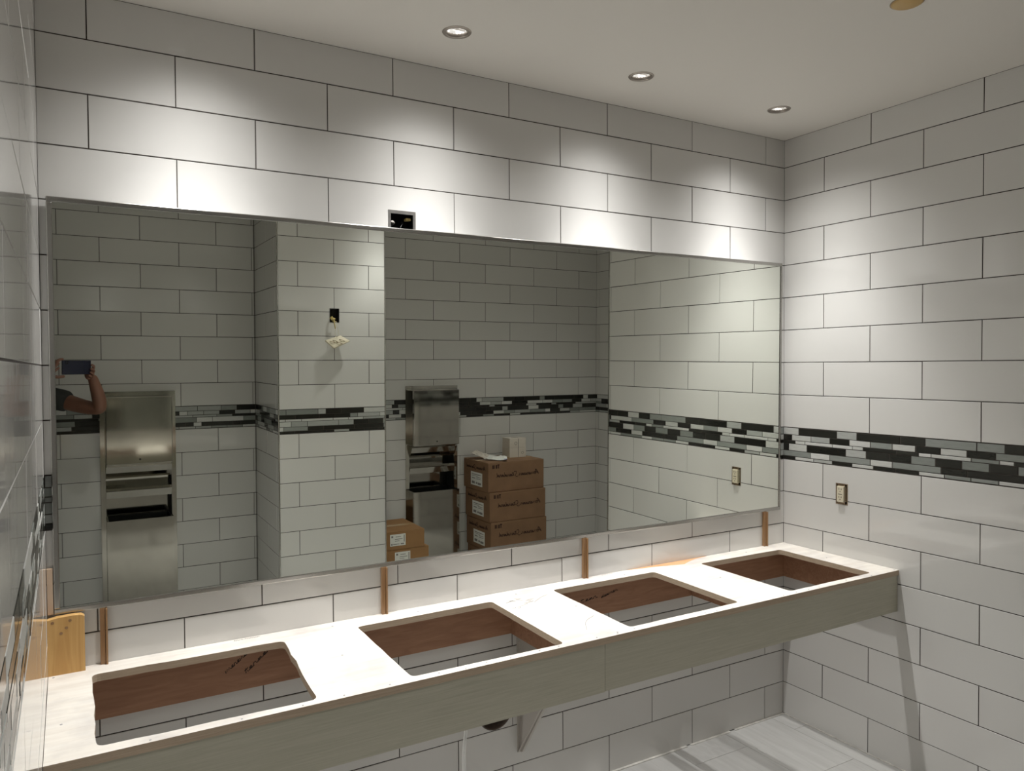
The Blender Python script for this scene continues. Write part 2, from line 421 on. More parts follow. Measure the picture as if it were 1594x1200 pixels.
wall('wall_rear_right', (0, YB, 0), PI, -1.078, 1.126, .709, seed=8, ext=(.1, .1), holes=[DH(D2X)], thick=.16,
     skip=[(-D2X-.7, -D2X+.7, 9, 9)], cuts=[(-D2X-.206, -D2X+.206, .06, 1.465)], band_skip=[(-D2X-.206, -D2X+.206)])
wall('wall_rear_left', (0, YB, 0), PI, 1.82, 4.2, 2.062, seed=9, ext=(.1, .1), holes=[DH(D1X)], thick=.16,
     cuts=[(-D1X-.206, -D1X+.206, .06, 1.465)], band_skip=[(-D1X-.206, -D1X+.206)])
SWB = (1.432, 1.494, 1.916, 2.004)
wall('wall_column_front', (0, -2.311, 0), PI, 1.126, 1.816, 1.693-TW, seed=10, cuts=[SWB], thick=.08, holes=[rect(*SWB)], ext=(-.006, -.006))
wall('wall_column_right', (-1.126, 0, 0), PI/2, YB, -2.311, -2.70, seed=11, ext=(0, -.007))
wall('wall_column_left', (-1.816, 0, 0), -PI/2, 2.311, -YB, 2.62, seed=12, ext=(-.007, 0))
wall('wall_left', (-2.993, 0, 0), PI/2, -1.75, 0, -.30, seed=13, ext=(-.004, .1), thick=.08)
# stone surfaces hidden from the photograph: corridor the photographer came in by
b = B(); b.box(-4.30, -4.20, -3.1, 0.1, 0, CEIL+.05); b.box(-4.2, -3.075, -.9, -.8, 0, CEIL+.05)
b.done('wall_corridor', M['corridor'], kind='structure')
B().box(-3.075, -2.99, -1.765, -1.7502, 0, CEIL).done('trim_1', M['bracket'], kind='structure')
# metal edge trims on the outside corners
def edge(n, x, y): B().box(x-.004, x+.004, y-.004, y+.004, 0, CEIL-.001, bev=.0015).done('trim_%d' % n, M['steel_frame'], kind='structure')
edge(2, -1.816, -2.311); edge(3, -1.126, -2.311); edge(4, 0.0, -1.377)

# ------------------------------------------------------------------ floor and ceiling
fl = B().box(-4.3, 1.2, -3.15, .1, -.1, -.0012).done('floor', M['floor_grout'], kind='structure')
rnd = random.Random(4); tm = None
FTW, FTL = .3048, .6096
bmf = B().box(.001, FTW-.001, .001, FTL-.001, -.006, 0, bev=.0008); ftile = bmf.done('floor_tile', M['floor'], fl, (0, 0, 0))
first = True
for i in range(-15, 4):
    off = (i % 3)*FTL/3
    for j in range(-7, 1):
        x, y = i*FTW-.09, j*FTL-.14-off*0+((i % 2)*FTL/2)
        if x > 1.08 or y > -.0 or x+FTW < -4.2 or (x > 0 and y > -1.375): continue
        if first: o = ftile; first = False
        else: o = ftile.copy(); C.objects.link(o); o.parent = fl
        o.location = (x, y, 0)
        if y+FTL > 0: o.scale.y = (-.002-y)/FTL
b = B()
for s0, s1, zz in ((-2.99, -.62, .003), (-.60, -.36, .0025), (-.33, -.004, .003)): b.box(s0, s1, -.012, 0, 0, zz)
b.done('baseboard_back', M['caulk'], kind='structure')
B().box(-.006, 0, -1.37, -.012, 0, .003).done('baseboard_right', M['caulk'], kind='structure')
b = B(); holes = [circle(x, VANITY_Y, .036, 24) for x in VANITY_X]+[circle(x, y, .036, 24) for x, y, q in ROOM_LAMPS]
b.plate(rect(-4.3, 1.2, -3.12, .1), holes, CEIL, CEIL+.06, 'z')
b.done('ceiling', M['ceiling'], kind='structure')

# ------------------------------------------------------------------ downlights
VL = ['round recessed downlight over the vanity, out of frame beyond the leftmost visible one',
      'leftmost of the three nickel-rimmed downlights seen in the ceiling',
      'middle of the three nickel-rimmed downlights seen in the ceiling',
      'rightmost nickel-rimmed downlight, nearest the right tiled wall']
RL = ['recessed downlight near the left wall, behind the camera', 'recessed downlight in front of the tiled column', 'recessed downlight in front of the cardboard box alcove']
IES = bpy.data.texts.new('reflector_beam.ies')      # measured-style beam of a reflector lamp
IES.write('IESNA:LM-63-2002\n[TEST] reflector\nTILT=NONE\n1 1000 1 %d 1 1 2 0 0 0\n1 1 50\n%s\n0\n%s\n' % (
    len(BEAM), ' '.join(str(a) for a, c in BEAM), ' '.join(str(c*10) for a, c in BEAM)))
W_LAMP = 1.0
def downlight(x, y, power, label):
    t = empty('ceiling_downlight', (x, y, CEIL), label=label, cat='light', group='recessed ceiling downlights')
    B().lathe([(.0335, .010), (.0335, -.002), (.036, -.0035), (.0445, -.0028), (.0465, 0), (.0465, .0)], seg=36).done('trim_ring', M['nickel'], t, smooth=False)
    b = B(); prof = [(.0345, .004), (.032, .018), (.026, .030), (.016, .038), (.006, .041), (.0005, .0415)]
    b.lathe(prof, seg=20, smooth=False)
    b.bm.faces.ensure_lookup_table(); b.mats = [0, 1]
    for i, f in enumerate(b.bm.faces): f.material_index = 1 if (i*7+i//20*3) % 5 in (0, 3) else 0
    b.done('reflector', [M['lens'], M['lens_dim']], t)
    b = B(); b.lathe([(.0008, .006), (.005, .008), (.0065, .018), (.006, .034), (.0045, .040)], seg=10)
    b.box(-.028, .028, -.0025, .0025, .008, .012); b.done('bulb', M['bulb'], t)
    ld = bpy.data.lights.new('downlight_lamp', 'POINT'); ld.energy = power*W_LAMP; ld.color = LAMP_COL
    ld.shadow_soft_size = .020; ld.use_nodes = True; nt = ld.node_tree
    ie = nt.nodes.new('ShaderNodeTexIES'); ie.mode = 'INTERNAL'; ie.ies = IES
    nt.links.new(ie.outputs['Fac'], nt.nodes['Emission'].inputs['Strength'])
    l = bpy.data.objects.new('downlight_lamp', ld); C.objects.link(l); l.parent = t; l.location = (0, 0, -.004)
    return t
for x, lb in zip(VANITY_X, VL): downlight(x, VANITY_Y, P_VANITY, lb)
for (x, y, q), lb in zip(ROOM_LAMPS, RL): downlight(x, y, P_ROOM*q, lb)
t = empty('fire_sprinkler', (-.80, -1.112, CEIL), label='round tan sprinkler cover on the ceiling at the top edge of the photo', cat='sprinkler')
B().lathe([(.043, 0), (.043, -.003), (.038, -.006), (.0, -.007)], seg=32).done('cover_plate', M['cap'], t)
B().lathe([(.046, 0), (.046, -.0015), (.0435, -.002)], seg=32).done('rim', M['brass'], t)

# ------------------------------------------------------------------ mirror
MP = Vector((0, -.01325, 1.578))
mr = empty('wall_mirror', MP, label='very wide steel-framed mirror on the tiled wall above the vanity', cat='mirror'); mr.rotation_euler = (.00785, 0, 0)
MX0, MX1, MZ0, MZ1 = -2.976, -.036, .983-1.578, 2.140-1.578
FW = .015
B().box(MX0+.004, MX1-.004, 0, .005, MZ0+.004, MZ1-.004).done('mirror_glass', M['mirror'], mr)
def fbar(a, b_, c, d):
    B().box(a, b_, -.0042, .0062, c, d, bev=.0026).done('frame_bar', M['steel_frame'], mr)
fbar(MX0, MX1, MZ0, MZ0+FW); fbar(MX0, MX1, MZ1-FW, MZ1); fbar(MX0, MX0+FW, MZ0+FW, MZ1-FW); fbar(MX1-FW*.7, MX1, MZ0+FW, MZ1-FW)

# ------------------------------------------------------------------ vanity
va = empty('vanity_counter', (0, 0, 0), label='long unfinished plywood vanity counter with four sink cut-outs and a grey-green apron', cat='counter')
rnd = random.Random(12)
def wob(pts, a, n=6):
    out = []
    for i, p in enumerate(pts):
        q = pts[(i+1) % len(pts)]
        for k in range(n):
            f = k/n; out.append((p[0]+(q[0]-p[0])*f+rnd.uniform(-a, a), p[1]+(q[1]-p[1])*f+rnd.uniform(-a, a)))
    return out
def cutout(fl_, fr, br, bl, rad=.018, a=.0012):
    """corner points front-left, front-right, back-right, back-left with rounded corners"""
    P = [Vector(p) for p in (fl_, fr, br, bl)]; out = []
    for i in range(4):
        p, pr, nx = P[i], P[i-1], P[(i+1) % 4]
        d0 = (pr-p).normalized(); d1 = (nx-p).normalized()
        c0, c1 = p+d0*rad, p+d1*rad
        for k in range(5):
            f = k/4; q = c0*(1-f)**2+p*2*f*(1-f)+c1*f*f; out.append((q.x, q.y))
        L = (nx-p).length
        for k in range(1, 8):
            q = c1+(nx-d1*0-c1-(nx-p).normalized()*rad)*(k/8); out.append((q.x+rnd.uniform(-a, a), q.y+rnd.uniform(-a, a)))
    return out
cuts = [cutout((-2.891, -.545), (-2.396, -.558), (-2.368, -.092), (-2.889, -.082), .022, .0028),
        cutout((-2.136, -.552), (-1.640, -.560), (-1.630, -.080), (-2.133, -.088)),
        cutout((-1.377, -.549), (-.880, -.546), (-.872, -.082), (-1.366, -.077)),
        cutout((-.616, -.551), (-.134, -.550), (-.133, -.092), (-.617, -.083))]
ZT = .8215
b = B(); b.plate(rect(-2.992, -.0008, -.584, -.0008), cuts, ZT-.021, ZT, 'z', 0, 1); b.done('counter_top', [M['counter'], M['ply_edge']], va)
B().box(-2.992, -1.5005, -.5795, -.560, .648, ZT-.0212, bev=.0008).done('apron_panel', M['laminate'], va)
B().box(-1.4995, -.0015, -.5795, -.560, .650, ZT-.0212, bev=.0008).done('apron_panel', M['laminate'], va)
B().box(-2.990, -.020, -.020, -.001, .667, ZT-.0212).done('back_rail', M['plywood'], va)
for x in (-2.990, -2.27, -1.515, -.606, -.0205):
    B().box(x, x+.018, -.5598, -.0202, .667, ZT-.0212).done('cross_board', M['plywood'], va)
B().prism([(-.001, -.0), (-.060, -.004), (-.052, -.10)][:0] or [(-.0012, 0), (-.020, -.004), (-.032, .02), (-.040, .05), (-.020, .08), (-.0012, .1)], 0, .0001, 'z') if False else None
b = B(); pts = [(-.95, -.002), (-.90, -.012), (-.83, -.022), (-.775, -.032), (-.72, -.047), (-.679, -.055), (-.64, -.036), (-.577, -.014), (-.52, -.008), (-.50, -.002)]
b.prism(pts, ZT, ZT+.0004, 'z'); b.done('bare_wood_patch', M['raw_wood'], va, label='bare orange wood patch')
b = B(); zf = .0006
for i in range(40):
    x = -2.95+i*.075+rnd.uniform(-.02, .02); y = -.572+rnd.uniform(-.004, .006)
    if rnd.random() < .55: b.prism(circle(x, y, .0028, 7), ZT, ZT+zf, 'z')
for x, y in [(-2.98, -.05), (-2.2, -.04), (-1.9, -.045), (-1.51, -.05), (-1.40, -.28), (-1.44, -.565), (-1.0, -.05), (-.7, -.28), (-.08, -.3), (-2.25, -.3), (-.3, -.045), (-2.96, -.38)]:
    b.prism(circle(x, y, .0032, 7), ZT, ZT+zf, 'z')
b.done('screw_heads', M['pencil'], va, kind='stuff')
# pen marks
def marks(name, strokes, wd, frame, mat, label=None):
    b = B()
    for st in strokes: b.ribbon(st, wd, frame)
    b.done(name, mat, va, label=label)
def scrib(x0, x1, y, a, n, r):
    return [(x0+(x1-x0)*k/n, y+(a if k % 2 else -a)*r.uniform(.3, 1)) for k in range(n+1)]
fr = ((0, 0, ZT+.0007), (1, 0, 0), (0, 1, 0))
marks('pencil_mark', [[(-1.597, -.127), (-1.575, -.118), (-1.556, -.109)], [(-1.572, -.108), (-1.555, -.125)], [(-1.545, -.108), (-1.537, -.116), (-1.528, -.128)], [(-1.545, -.095), (-1.530, -.104), (-1.52, -.104)], [(-1.563, -.146), (-1.560, -.150)],
      [(-1.605, -.182), (-1.593, -.190), (-1.588, -.180)], [(-1.590, -.197), (-1.577, -.196), (-1.572, -.188), (-1.582, -.184)], [(-1.568, -.178), (-1.556, -.182), (-1.548, -.190)],
      [(-1.548, -.168), (-1.536, -.172), (-1.532, -.164), (-1.540, -.160), (-1.528, -.155), (-1.520, -.165)], [(-1.523, -.140), (-1.507, -.137), (-1.505, -.150), (-1.518, -.152), (-1.510, -.160), (-1.497, -.152)],
      [(-1.512, -.128), (-1.498, -.133), (-1.484, -.131)]], .0028, fr, M['pencil'], 'grey handwritten marks between the second and third sink cut-outs')
marks('pencil_mark', [[(-1.504, -.170), (-1.487, -.155), (-1.463, -.138), (-1.435, -.122), (-1.412, -.115)]], .002, fr, M['pencil'])
marks('pencil_mark', [[(-1.408, -.397), (-1.425, -.405), (-1.45, -.418), (-1.468, -.433), (-1.485, -.455), (-1.50, -.48), (-1.511, -.497)]], .0022, fr, M['pencil'])
r2 = random.Random(3)
marks('pencil_mark', [scrib(-2.502, -2.475, -.014, .005, 8, r2)], .0028, fr, M['grey_print']); marks('pencil_mark', [scrib(-2.470, -2.425, -.013, .004, 12, r2)], .0028, fr, M['grey_print'])
marks('pencil_mark', [scrib(-1.085, -1.030, -.010, .004, 12, r2)], .0024, fr, M['grey_print'])
fr = ((0, -.0206, 0), (1, 0, 0), (0, 0, 1)); W_ = .0032
def word(p0, p1, amp, n, r, tall=()):
    dx, dz = p1[0]-p0[0], p1[1]-p0[1]; L = math.hypot(dx, dz); ux, uz = dx/L, dz/L; vx, vz = -uz, ux; out = []
    for k in range(n+1):
        f = k/n; a = amp*(1 if k % 2 else -1)*r.uniform(.5, 1)*(2.2 if k in tall else 1)
        out.append((p0[0]+dx*f+vx*a+ux*r.uniform(-.002, .002), p0[1]+dz*f+vz*a))
    return out
RAIL_WORDS = [((-2.527, .728), (-2.464, .775), 'merene', .0085), ((-2.468, .716), (-2.392, .779), 'teraet', .0085), ((-1.196, .728), (-1.108, .740), 't ear ', .0090), ((-1.094, .732), (-1.012, .752), 'deamen', .0085)]
t = empty('counter_bracket', (-1.465, 0, 0), label='pale triangular bracket under the vanity beside the drain hole', cat='bracket')
B().prism([(-.006, .202), (-.006, .640), (-.30, .640), (-.30, .620), (-.020, .205)], -.005, .005, 'x').done('gusset', M['bracket'], t)
B().box(-.0145, .0145, -.006, 0, .20, .645).done('wall_flange', M['bracket'], t)
b = B(); b.prism([(-.0062, .2002), (-.0062, .206), (-.30, .629), (-.30, .619)], -.0135, .0135, 'x'); b.done('diagonal_flange', M['bracket'], t)
B().box(-.0145, .0145, -.5595, -.0065, .6402, .6668).done('top_arm', M['bracket'], t)
# pipes
t = empty('drain_pipe', (-1.572, 0, .379), label='dark open drain pipe in the tiled wall beneath the vanity', cat='pipe')
B().lathe([(.0725, .09), (.0725, .0), (.0705, -.002), (.067, 0), (.067, .088)], seg=40, axis='y').done('pipe_wall', M['pipe'], t)
B().disc((0, .087, 0), .0725, axis='y').done('pipe_shade_disc', M['deep'], t)  # black disc stands in for the darkness deep in the pipe
setp(B().tube([(-1.968, -.552, .795), (-1.968, -.552, .66), (-1.969, -.545, .63), (-1.970, -.54, .60), (-1.974, -.54, .56), (-1.974, -.54, .52), (-1.970, -.53, .40), (-1.965, -.50, .2), (-1.975, -.44, .05), (-1.99, -.38, .0075)],
     [.0048]*4+[.0052, .0062, .006, .0055, .005, .005], seg=12).done('supply_tube', M['tube']), label='thin clear plastic tube hanging below the apron left of the drain', cat='tube')
# wood pieces holding the mirror up
t = empty('wood_block', (-2.950, -.024, 0), label='yellow pine block with four dark knots in the left counter corner', cat='block')
b = B(); b.prism([(-.046, ZT), (.047, ZT), (.047, .9745), (.040, .9800), (.020, .9815), (-.02, .9800), (-.046, .9750)], -.013, .010, 'y'); b.done('pine_board', M['pine'], t)
for x, z in ((-.030, .968), (.012, .969), (.003, .950), (-.010, .936)):
    B().disc((x, -.0135, z), .0042, axis='y', seg=12).done('knot', M['shim'], t)
setp(B().box(-2.992, -2.9775, -.012, -.0005, .985, 1.113, bev=.001).done('wood_strip', M['tan']), label='pale tan wood strip squeezed between the mirror and the left wall', cat='wood')
SH = [(-2.855, 'brown wood shim under the mirror next to the yellow pine block'), (-2.009, 'brown wood shim under the mirror behind the second sink cut-out from the left'),
      (-1.166, 'brown wood shim under the mirror behind the third sink cut-out from the left'), (-.137, 'brown wood shim under the mirror nearest the right wall')]
for x, lb in SH:
    t = empty('wood_shim', (x, 0, 0), label=lb, cat='shim', group='wood shims under the mirror')
    B().box(-.0095, .0035, -.014, -.0005, ZT+.0003, .9825, bev=.0008).done('shim_strip', M['shim'], t)
    B().box(.0045, .0095, -.020, -.0005, ZT+.0003, .9815, bev=.0006).done('shim_strip', M['shim'], t)

# ------------------------------------------------------------------ electrical
t = empty('junction_box', (-1.927, 0, 2.152), label='open galvanised electrical box in the tiles above the mirror', cat='electrical box')
b = B(); b.plate(rect(-.0505, .0505, -.0505, .0515), [rect(-.041, .041, -.041, .0405)], -.0010, .004, 'y'); b.done('plaster_ring', M['galv'], t)
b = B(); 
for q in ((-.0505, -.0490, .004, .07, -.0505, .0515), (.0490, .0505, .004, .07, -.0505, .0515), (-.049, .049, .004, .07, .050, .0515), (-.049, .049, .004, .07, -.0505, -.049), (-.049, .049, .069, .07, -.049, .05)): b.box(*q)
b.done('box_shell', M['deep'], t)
B().box(.018, .038, .01, .03, .022, .031, bev=.003).done('wire_connector', M['wire_yellow'], t)
B().tube([(-.040, .012, .012), (-.030, .010, .013), (-.022, .02, .012), (-.02, .05, .01)], .0045).done('cable', M['bracket'], t)
B().tube([(-.012, .02, -.035), (-.005, .012, -.01), (.01, .02, .012), (.02, .05, .02)], .002).done('wire', M['black'], t)
# right wall receptacle: local frame X along wall (-y world), Y into wall
t = empty('wall_outlet', (0, -.315, 1.0965), rz=-PI/2, label='ivory duplex outlet without cover plate in the right tiled wall', cat='outlet')
b = B(); b.plate(rect(-.030, .030, -.0465, .0465), [rect(-.026, .026, -.0425, .0425)], -.0008, .03, 'y'); b.done('box_rim', M['brass'], t)
B().box(-.0258, .0258, .02, .03, -.042, .042).done('box_back', M['deep'], t)
B().box(-.0168, .0168, -.012, .019, -.0345, .0345, bev=.0015).done('receptacle_body', M['ivory'], t)
b = B()
for s in (-1, 1): b.plate([(-.020, s*.034), (.020, s*.034), (.016, s*.046), (.008, s*.0415), (-.008, s*.0415), (-.016, s*.046)], [], -.0035, -.0022, 'y')
b.box(.0172, .0235, -.002, .0, -.030, .030); b.done('mounting_strap', M['brass'], t)
b = B()
for zc in (.0175, -.0175):
    for dx in (-.0055, .0055): b.box(dx-.0011, dx+.0011, -.0126, -.0119, zc+.0015, zc+.0085)
    b.prism(circle(0, zc-.0055, .0022, 8), -.0126, -.0119, 'y')
b.box(-.0095, .0095, -.0126, -.0119, -.0012, .0012)
b.done('socket_slots', M['ink'], t)
# switch box on the column with a plate hanging from its wires
t = empty('switch_box', (-1.463, -2.311, 1.960), rz=PI, label='black switch box in the tiled column with a cream plate hanging from yellow wires', cat='electrical box')
b = B(); b.plate(rect(-.031, .031, -.044, .044), [rect(-.0275, .0275, -.0405, .0405)], -.0012, .045, 'y'); b.done('box_rim', M['black'], t)
B().box(-.0273, .0273, .040, .045, -.0403, .0403).done('box_back', M['deep'], t)
b = B()
for i in range(6):
    a = rnd.uniform(-.01, .01)
    b.tube([(.012+a, .03, -.01), (.020+a, .0, -.012-a), (.026, -.018, -.020+a), (.012-a, -.026, -.032+a), (.000+a, -.020, -.040), (-.002+a*.6, -.028, -.085)][:5 if i > 1 else 6], .0022, seg=6)
b.done('wire_bundle', M['wire_yellow'], t)
b = B(); b.tube([(.004, -.024, -.036), (.000, -.028, -.08), (.008, -.034, -.118), (-.004, -.036, -.138)], .0012, seg=6); b.tube([(-.004, -.020, -.036), (-.012, -.028, -.08), (-.016, -.034, -.12), (-.010, -.036, -.135)], .0012, seg=6)
b.done('hanging_wire', M['wire_cream'], t)
hp = [Vector(p) for p in ((.071, -.036, -.158), (.021, -.056, -.208), (-.089, -.041, -.160), (-.033, -.021, -.125))]
nrm = (hp[2]-hp[0]).cross(hp[3]-hp[1]).normalized()
if nrm.z < 0: nrm = -nrm
b = B(); a_ = [b.bm.verts.new(p) for p in hp]; c2 = [b.bm.verts.new(p-nrm*.012) for p in hp]
b.bm.faces.new(a_); b.bm.faces.new(list(reversed(c2)))
for i in range(4): b.bm.faces.new((a_[i], a_[(i+1) % 4], c2[(i+1) % 4], c2[i]))
bmesh.ops.recalc_face_normals(b.bm, faces=b.bm.faces[:]); bmesh.ops.bevel(b.bm, geom=b.bm.edges[:], offset=.002, segments=2, affect='EDGES')
b.done('hanging_plate', M['ivory'], t)
cen = sum(hp, Vector())/4; b = B()
e1 = (hp[2]-hp[0]).normalized(); e2 = nrm.cross(e1)
for k, (u0, v0, u1, v1) in enumerate(((-.05, .004, -.02, .014), (-.03, -.006, .0, .008), (.01, -.012, .045, .0), (-.01, .012, .03, .018))):
    b.tube([cen+e1*u0+e2*v0+nrm*.002, cen+e1*(u0+u1)/2+e2*(v0+v1)/2+nrm*.008, cen+e1*u1+e2*v1+nrm*.002], .0017, seg=6)
b.done('plate_wires', M['brass'], t)

# ------------------------------------------------------------------ towel dispensers (built with X along, Y into the wall)
def dispenser(xc, label):
    t = empty('towel_dispenser', (xc, YB, 0), rz=PI, label=label, cat='dispenser', group='recessed steel towel and waste cabinets')
    b = B(); b.plate(rect(-.2185, .2185, .05, 1.476), [rect(-.190, .190, .09, 1.43)], -.008, .0, 'y'); b.done('frame', M['steel'], t)
    # inner liner with the folded ledges between the two cabinets
    prof = [(.14, 1.02), (-.055, 1.02), (-.060, 1.005), (-.040, .965), (-.008, .928), (.10, .920), (.105, .868), (-.004, .862), (-.020, .845), (-.004, .800), (.13, .795), (.13, .60), (.14, .60)]
    B().prism(prof, -.189, .189, 'x').done('liner', M['steel'], t)
    b = B()
    for s in (-1, 1): b.box(min(s*.1895, s*.191), max(s*.1895, s*.191), .0, .14, .092, 1.428)
    b.box(-.189, .189, .140, .1415, .092, 1.428); b.done('cabinet_shell', M['deep'], t)
    B().box(-.1895, .1895, -.100, .135, 1.022, 1.446, bev=.004).done('towel_door', M['steel'], t)
    B().disc((0, -.1003, 1.052), .0052, axis='y', seg=16).done('keyhole', M['ink'], t)
    b = B(); b.plate(rect(-.1895, .1895, -.100, .125), [rect(-.184, .184, -.095, .120)], .10, .672, 'z'); b.box(-.184, .184, -.095, .120, .10, .104); b.done('waste_bin', M['steel'], t)
    b = B(); b.plate(rect(-.182, .182, -.093, .118), [rect(-.178, .178, -.089, .114)], .16, .667, 'z'); b.done('bin_liner', M['black'], t)
    return t
dispenser(D1X, 'steel towel dispenser and bin on the rear wall behind the photographer, left in the mirror')
dispenser(D2X, 'steel towel dispenser and bin beside the cardboard boxes in the alcove')

# ------------------------------------------------------------------ boxes
LET = {  # cursive strokes: unit x-height 1
 'A': [(0, 0), (.35, .9), (.9, 1.9), (1.05, 1.95), (1.0, .9), (1.05, 0)], 'A2': [(.1, .55), (.6, .75), (1.5, .9)],
 'm': [(0, 0), (.2, 1), (.3, .2), (.6, 1), (.75, .2), (1.0, 1), (1.15, .2), (1.4, .1)], 'e': [(0, .2), (.5, .6), (.45, .95), (.15, .7), (.2, .1), (.7, .15)],
 'r': [(0, .1), (.2, .95), (.5, .85), (.45, .1), (.75, .1)], 'i': [(0, .1), (.2, .9), (.2, .1), (.45, .15)], 'c': [(0, .2), (.5, .85), (.2, .8), (.15, .15), (.65, .15)],
 'a': [(0, .2), (.55, .85), (.2, .75), (.15, .1), (.5, .3), (.6, .9), (.6, .1), (.85, .15)], 'n': [(0, .1), (.15, .95), (.25, .2), (.6, .95), (.7, .15), (1.0, .15)],
 'S': [(0, -.2), (.5, -.35), (1.0, .2), (.5, 1.0), (.6, 1.7), (1.1, 1.8), (1.3, 1.5)], 't': [(0, .1), (.35, 1.6), (.3, .1), (.65, .15)], 't2': [(.05, 1.15), (.6, 1.2)],
 'd': [(0, .2), (.5, .85), (.2, .75), (.15, .1), (.5, .3), (.8, 1.7), (.65, .1), (1.0, .1)]}
ADV = {'A': 1.35, 'm': 1.35, 'e': .62, 'r': .68, 'i': .4, 'c': .58, 'a': .8, 'n': .92, 'S': 1.35, 't': .55, 'd': .95, ' ': .25}
def script_text(b, text, frame, h, width, stroke):
    tot = sum(ADV[c] for c in text); x = 0; k = width/tot
    for c in text:
        if c != ' ':
            for key in (c, c+'2'):
                if key in LET: b.ribbon([((x+px)*k, pz*h) for px, pz in LET[key]], stroke, frame)
        x += ADV[c]
for p0, p1, tx, h in RAIL_WORDS:
    d = Vector((p1[0]-p0[0], 0, p1[1]-p0[1])); L = d.length; d.normalize(); b = B()
    script_text(b, tx, ((p0[0], -.0206, p0[1]), d, Vector((-d.z, 0, d.x))), h, L, .0026); b.done('marker_word', M['ink'], va)
def cardbox(name, c0, rz, w_, d_, h, z, label, group, mat, front='script', sticker=True, cat='box'):
    """c0: corner at min-x, front (max y). local X right, local Y away from the mirror wall is negative"""
    t = empty(name, (c0[0], c0[1], z), rz=rz, label=label, cat=cat, group=group)
    b = B(); b.box(0, w_, -d_, 0, 0, h-.004, bev=.004)
    b.done('carton_body', mat, t)
    b = B(); b.box(.001, w_-.001, -d_/2+.001, -.001, h-.0042, h-.0005); b.box(.001, w_-.001, -d_+.001, -d_/2-.001, h-.0042, h-.0003); b.done('top_flaps', mat, t)
    B().box(-.0006, w_+.0006, -d_/2-.025, -d_/2+.025, h-.0002, h+.0002).done('tape_strip', M['tape'], t)
    if front == 'script':
        # front face looks towards +Y, so writing runs towards -X
        fr = ((w_*.90, .0012, h*.50), (-1, 0, 0), (0, 0, 1)); b = B()
        script_text(b, 'American Standard', fr, .020, w_*.76, .0055); b.done('script_lettering', M['card_ink'], t, label='dark script lettering reading American Standard')
        b = B()
        for i, x in enumerate((.035, .065)):
            b.box(x, x+.012, .0004, .0012, h*.80, h*.92); 
        b.box(.0505, .056, .0004, .0012, h*.80, h*.92); b.box(.085, .092, .0004, .0012, h*.80, h*.94); b.box(.080, .097, .0004, .0012, h*.90, h*.94)
        b.done('care_symbols', M['card_ink'], t)
        b = B(); fr2 = ((-.0012, -d_*.93, h*.74), (0, 1, 0), (0, 0, 1)); script_text(b, 'American Standard', ((-.0012, -d_*.12, h*.72), (0, -1, 0), (0, 0, 1)), .016, d_*.76, .007)
        b.done('side_lettering', M['card_ink'], t)
        b = B(); y0, y1, z0, z1 = -d_*.70, -d_*.24, h*.14, h*.60
        b.box(-.0012, -.0003, y0, y1, z0, z1); b.done('shipping_label', M['paper'], t)
        b = B()
        for (u0, u1, v0, v1) in ((.1, .35, .12, .3), (.62, .9, .1, .26), (.45, .58, .14, .26), (.12, .4, .5, .56), (.5, .9, .5, .54), (.5, .9, .62, .66), (.1, .9, .8, .85), (.1, .6, .7, .73)):
            b.box(-.0018, -.0012, y0+(y1-y0)*u0, y0+(y1-y0)*u1, z0+(z1-z0)*v0, z0+(z1-z0)*v1)
        b.done('label_printing', M['grey_print'], t)
    else:
        b = B(); x0, x1, z0, z1 = w_*.21, w_*.56, h*.22, h*.86
        b.box(x0, x1, .0003, .0012, z0, z1); b.done('shipping_label', M['paper'], t)
        b = B()
        for (u0, u1, v0, v1) in ((.06, .16, .08, .2), (.08, .2, .72, .88), (.35, .7, .75, .8), (.3, .8, .55, .6), (.3, .6, .4, .44), (.2, .6, .12, .18), (.68, .9, .1, .2), (.88, .93, .3, .9)):
            b.box(x0+(x1-x0)*u0, x0+(x1-x0)*u1, .0012, .0018, z0+(z1-z0)*v0, z0+(z1-z0)*v1)
        b.done('label_printing', M['grey_print'], t)
    return t
LBL = ['bottom cardboard box of the tall stack in the alcove, resting on the floor', 'second cardboard box from the floor in the tall lettered stack',
       'third cardboard box from the floor in the tall lettered stack', 'top cardboard box of the tall lettered stack, carrying a white carton and papers']
for i, (dx, dy, rz) in enumerate(((.010, .02, -.012), (.006, .014, -.02), (.0, .008, -.022), (-.005, -.005, -.030))):
    cardbox('cardboard_box', (-.212+dx, -2.555+dy, 0), rz, .504, .385, .2245, .0005+i*.2252, LBL[i], 'lettered cardboard boxes stacked in the alcove', M['card'])
SBL = ['lowest tan cardboard box of the short stack behind the column corner', 'second tan cardboard box from the floor in the short stack by the column',
       'third tan cardboard box from the floor in the short stack, set slightly to the right', 'top tan cardboard box of the short stack by the column']
for i, (dx, rz) in enumerate(((.03, 0), (.02, .01), (.035, -.01), (0, .0))):
    cardbox('small_cardboard_box', (-1.118+dx, -2.43, 0), rz, .323, .39, .1245, .0005+i*.1252, SBL[i], 'short stack of tan cardboard boxes', M['card2'], 'label')
t = empty('white_carton', (.075, -2.745, .9018), rz=.03, label='small white carton standing on the top lettered cardboard box', cat='box')
b = B(); b.box(0, .148, -.125, 0, 0, .074, bev=.002); b.done('lower_carton', M['carton'], t)
b = B(); b.box(.001, .147, -.124, -.001, .0745, .152, bev=.002); b.done('upper_carton', M['carton'], t)
B().box(.078, .082, -.0003, .0005, .002, .150).done('tape_strip', M['grey_print'], t)
B().prism([(.045, -.06), (.095, -.03), (.10, -.045), (.05, -.075)], .1521, .1526, 'z').done('hand_slot', M['ink'], t)
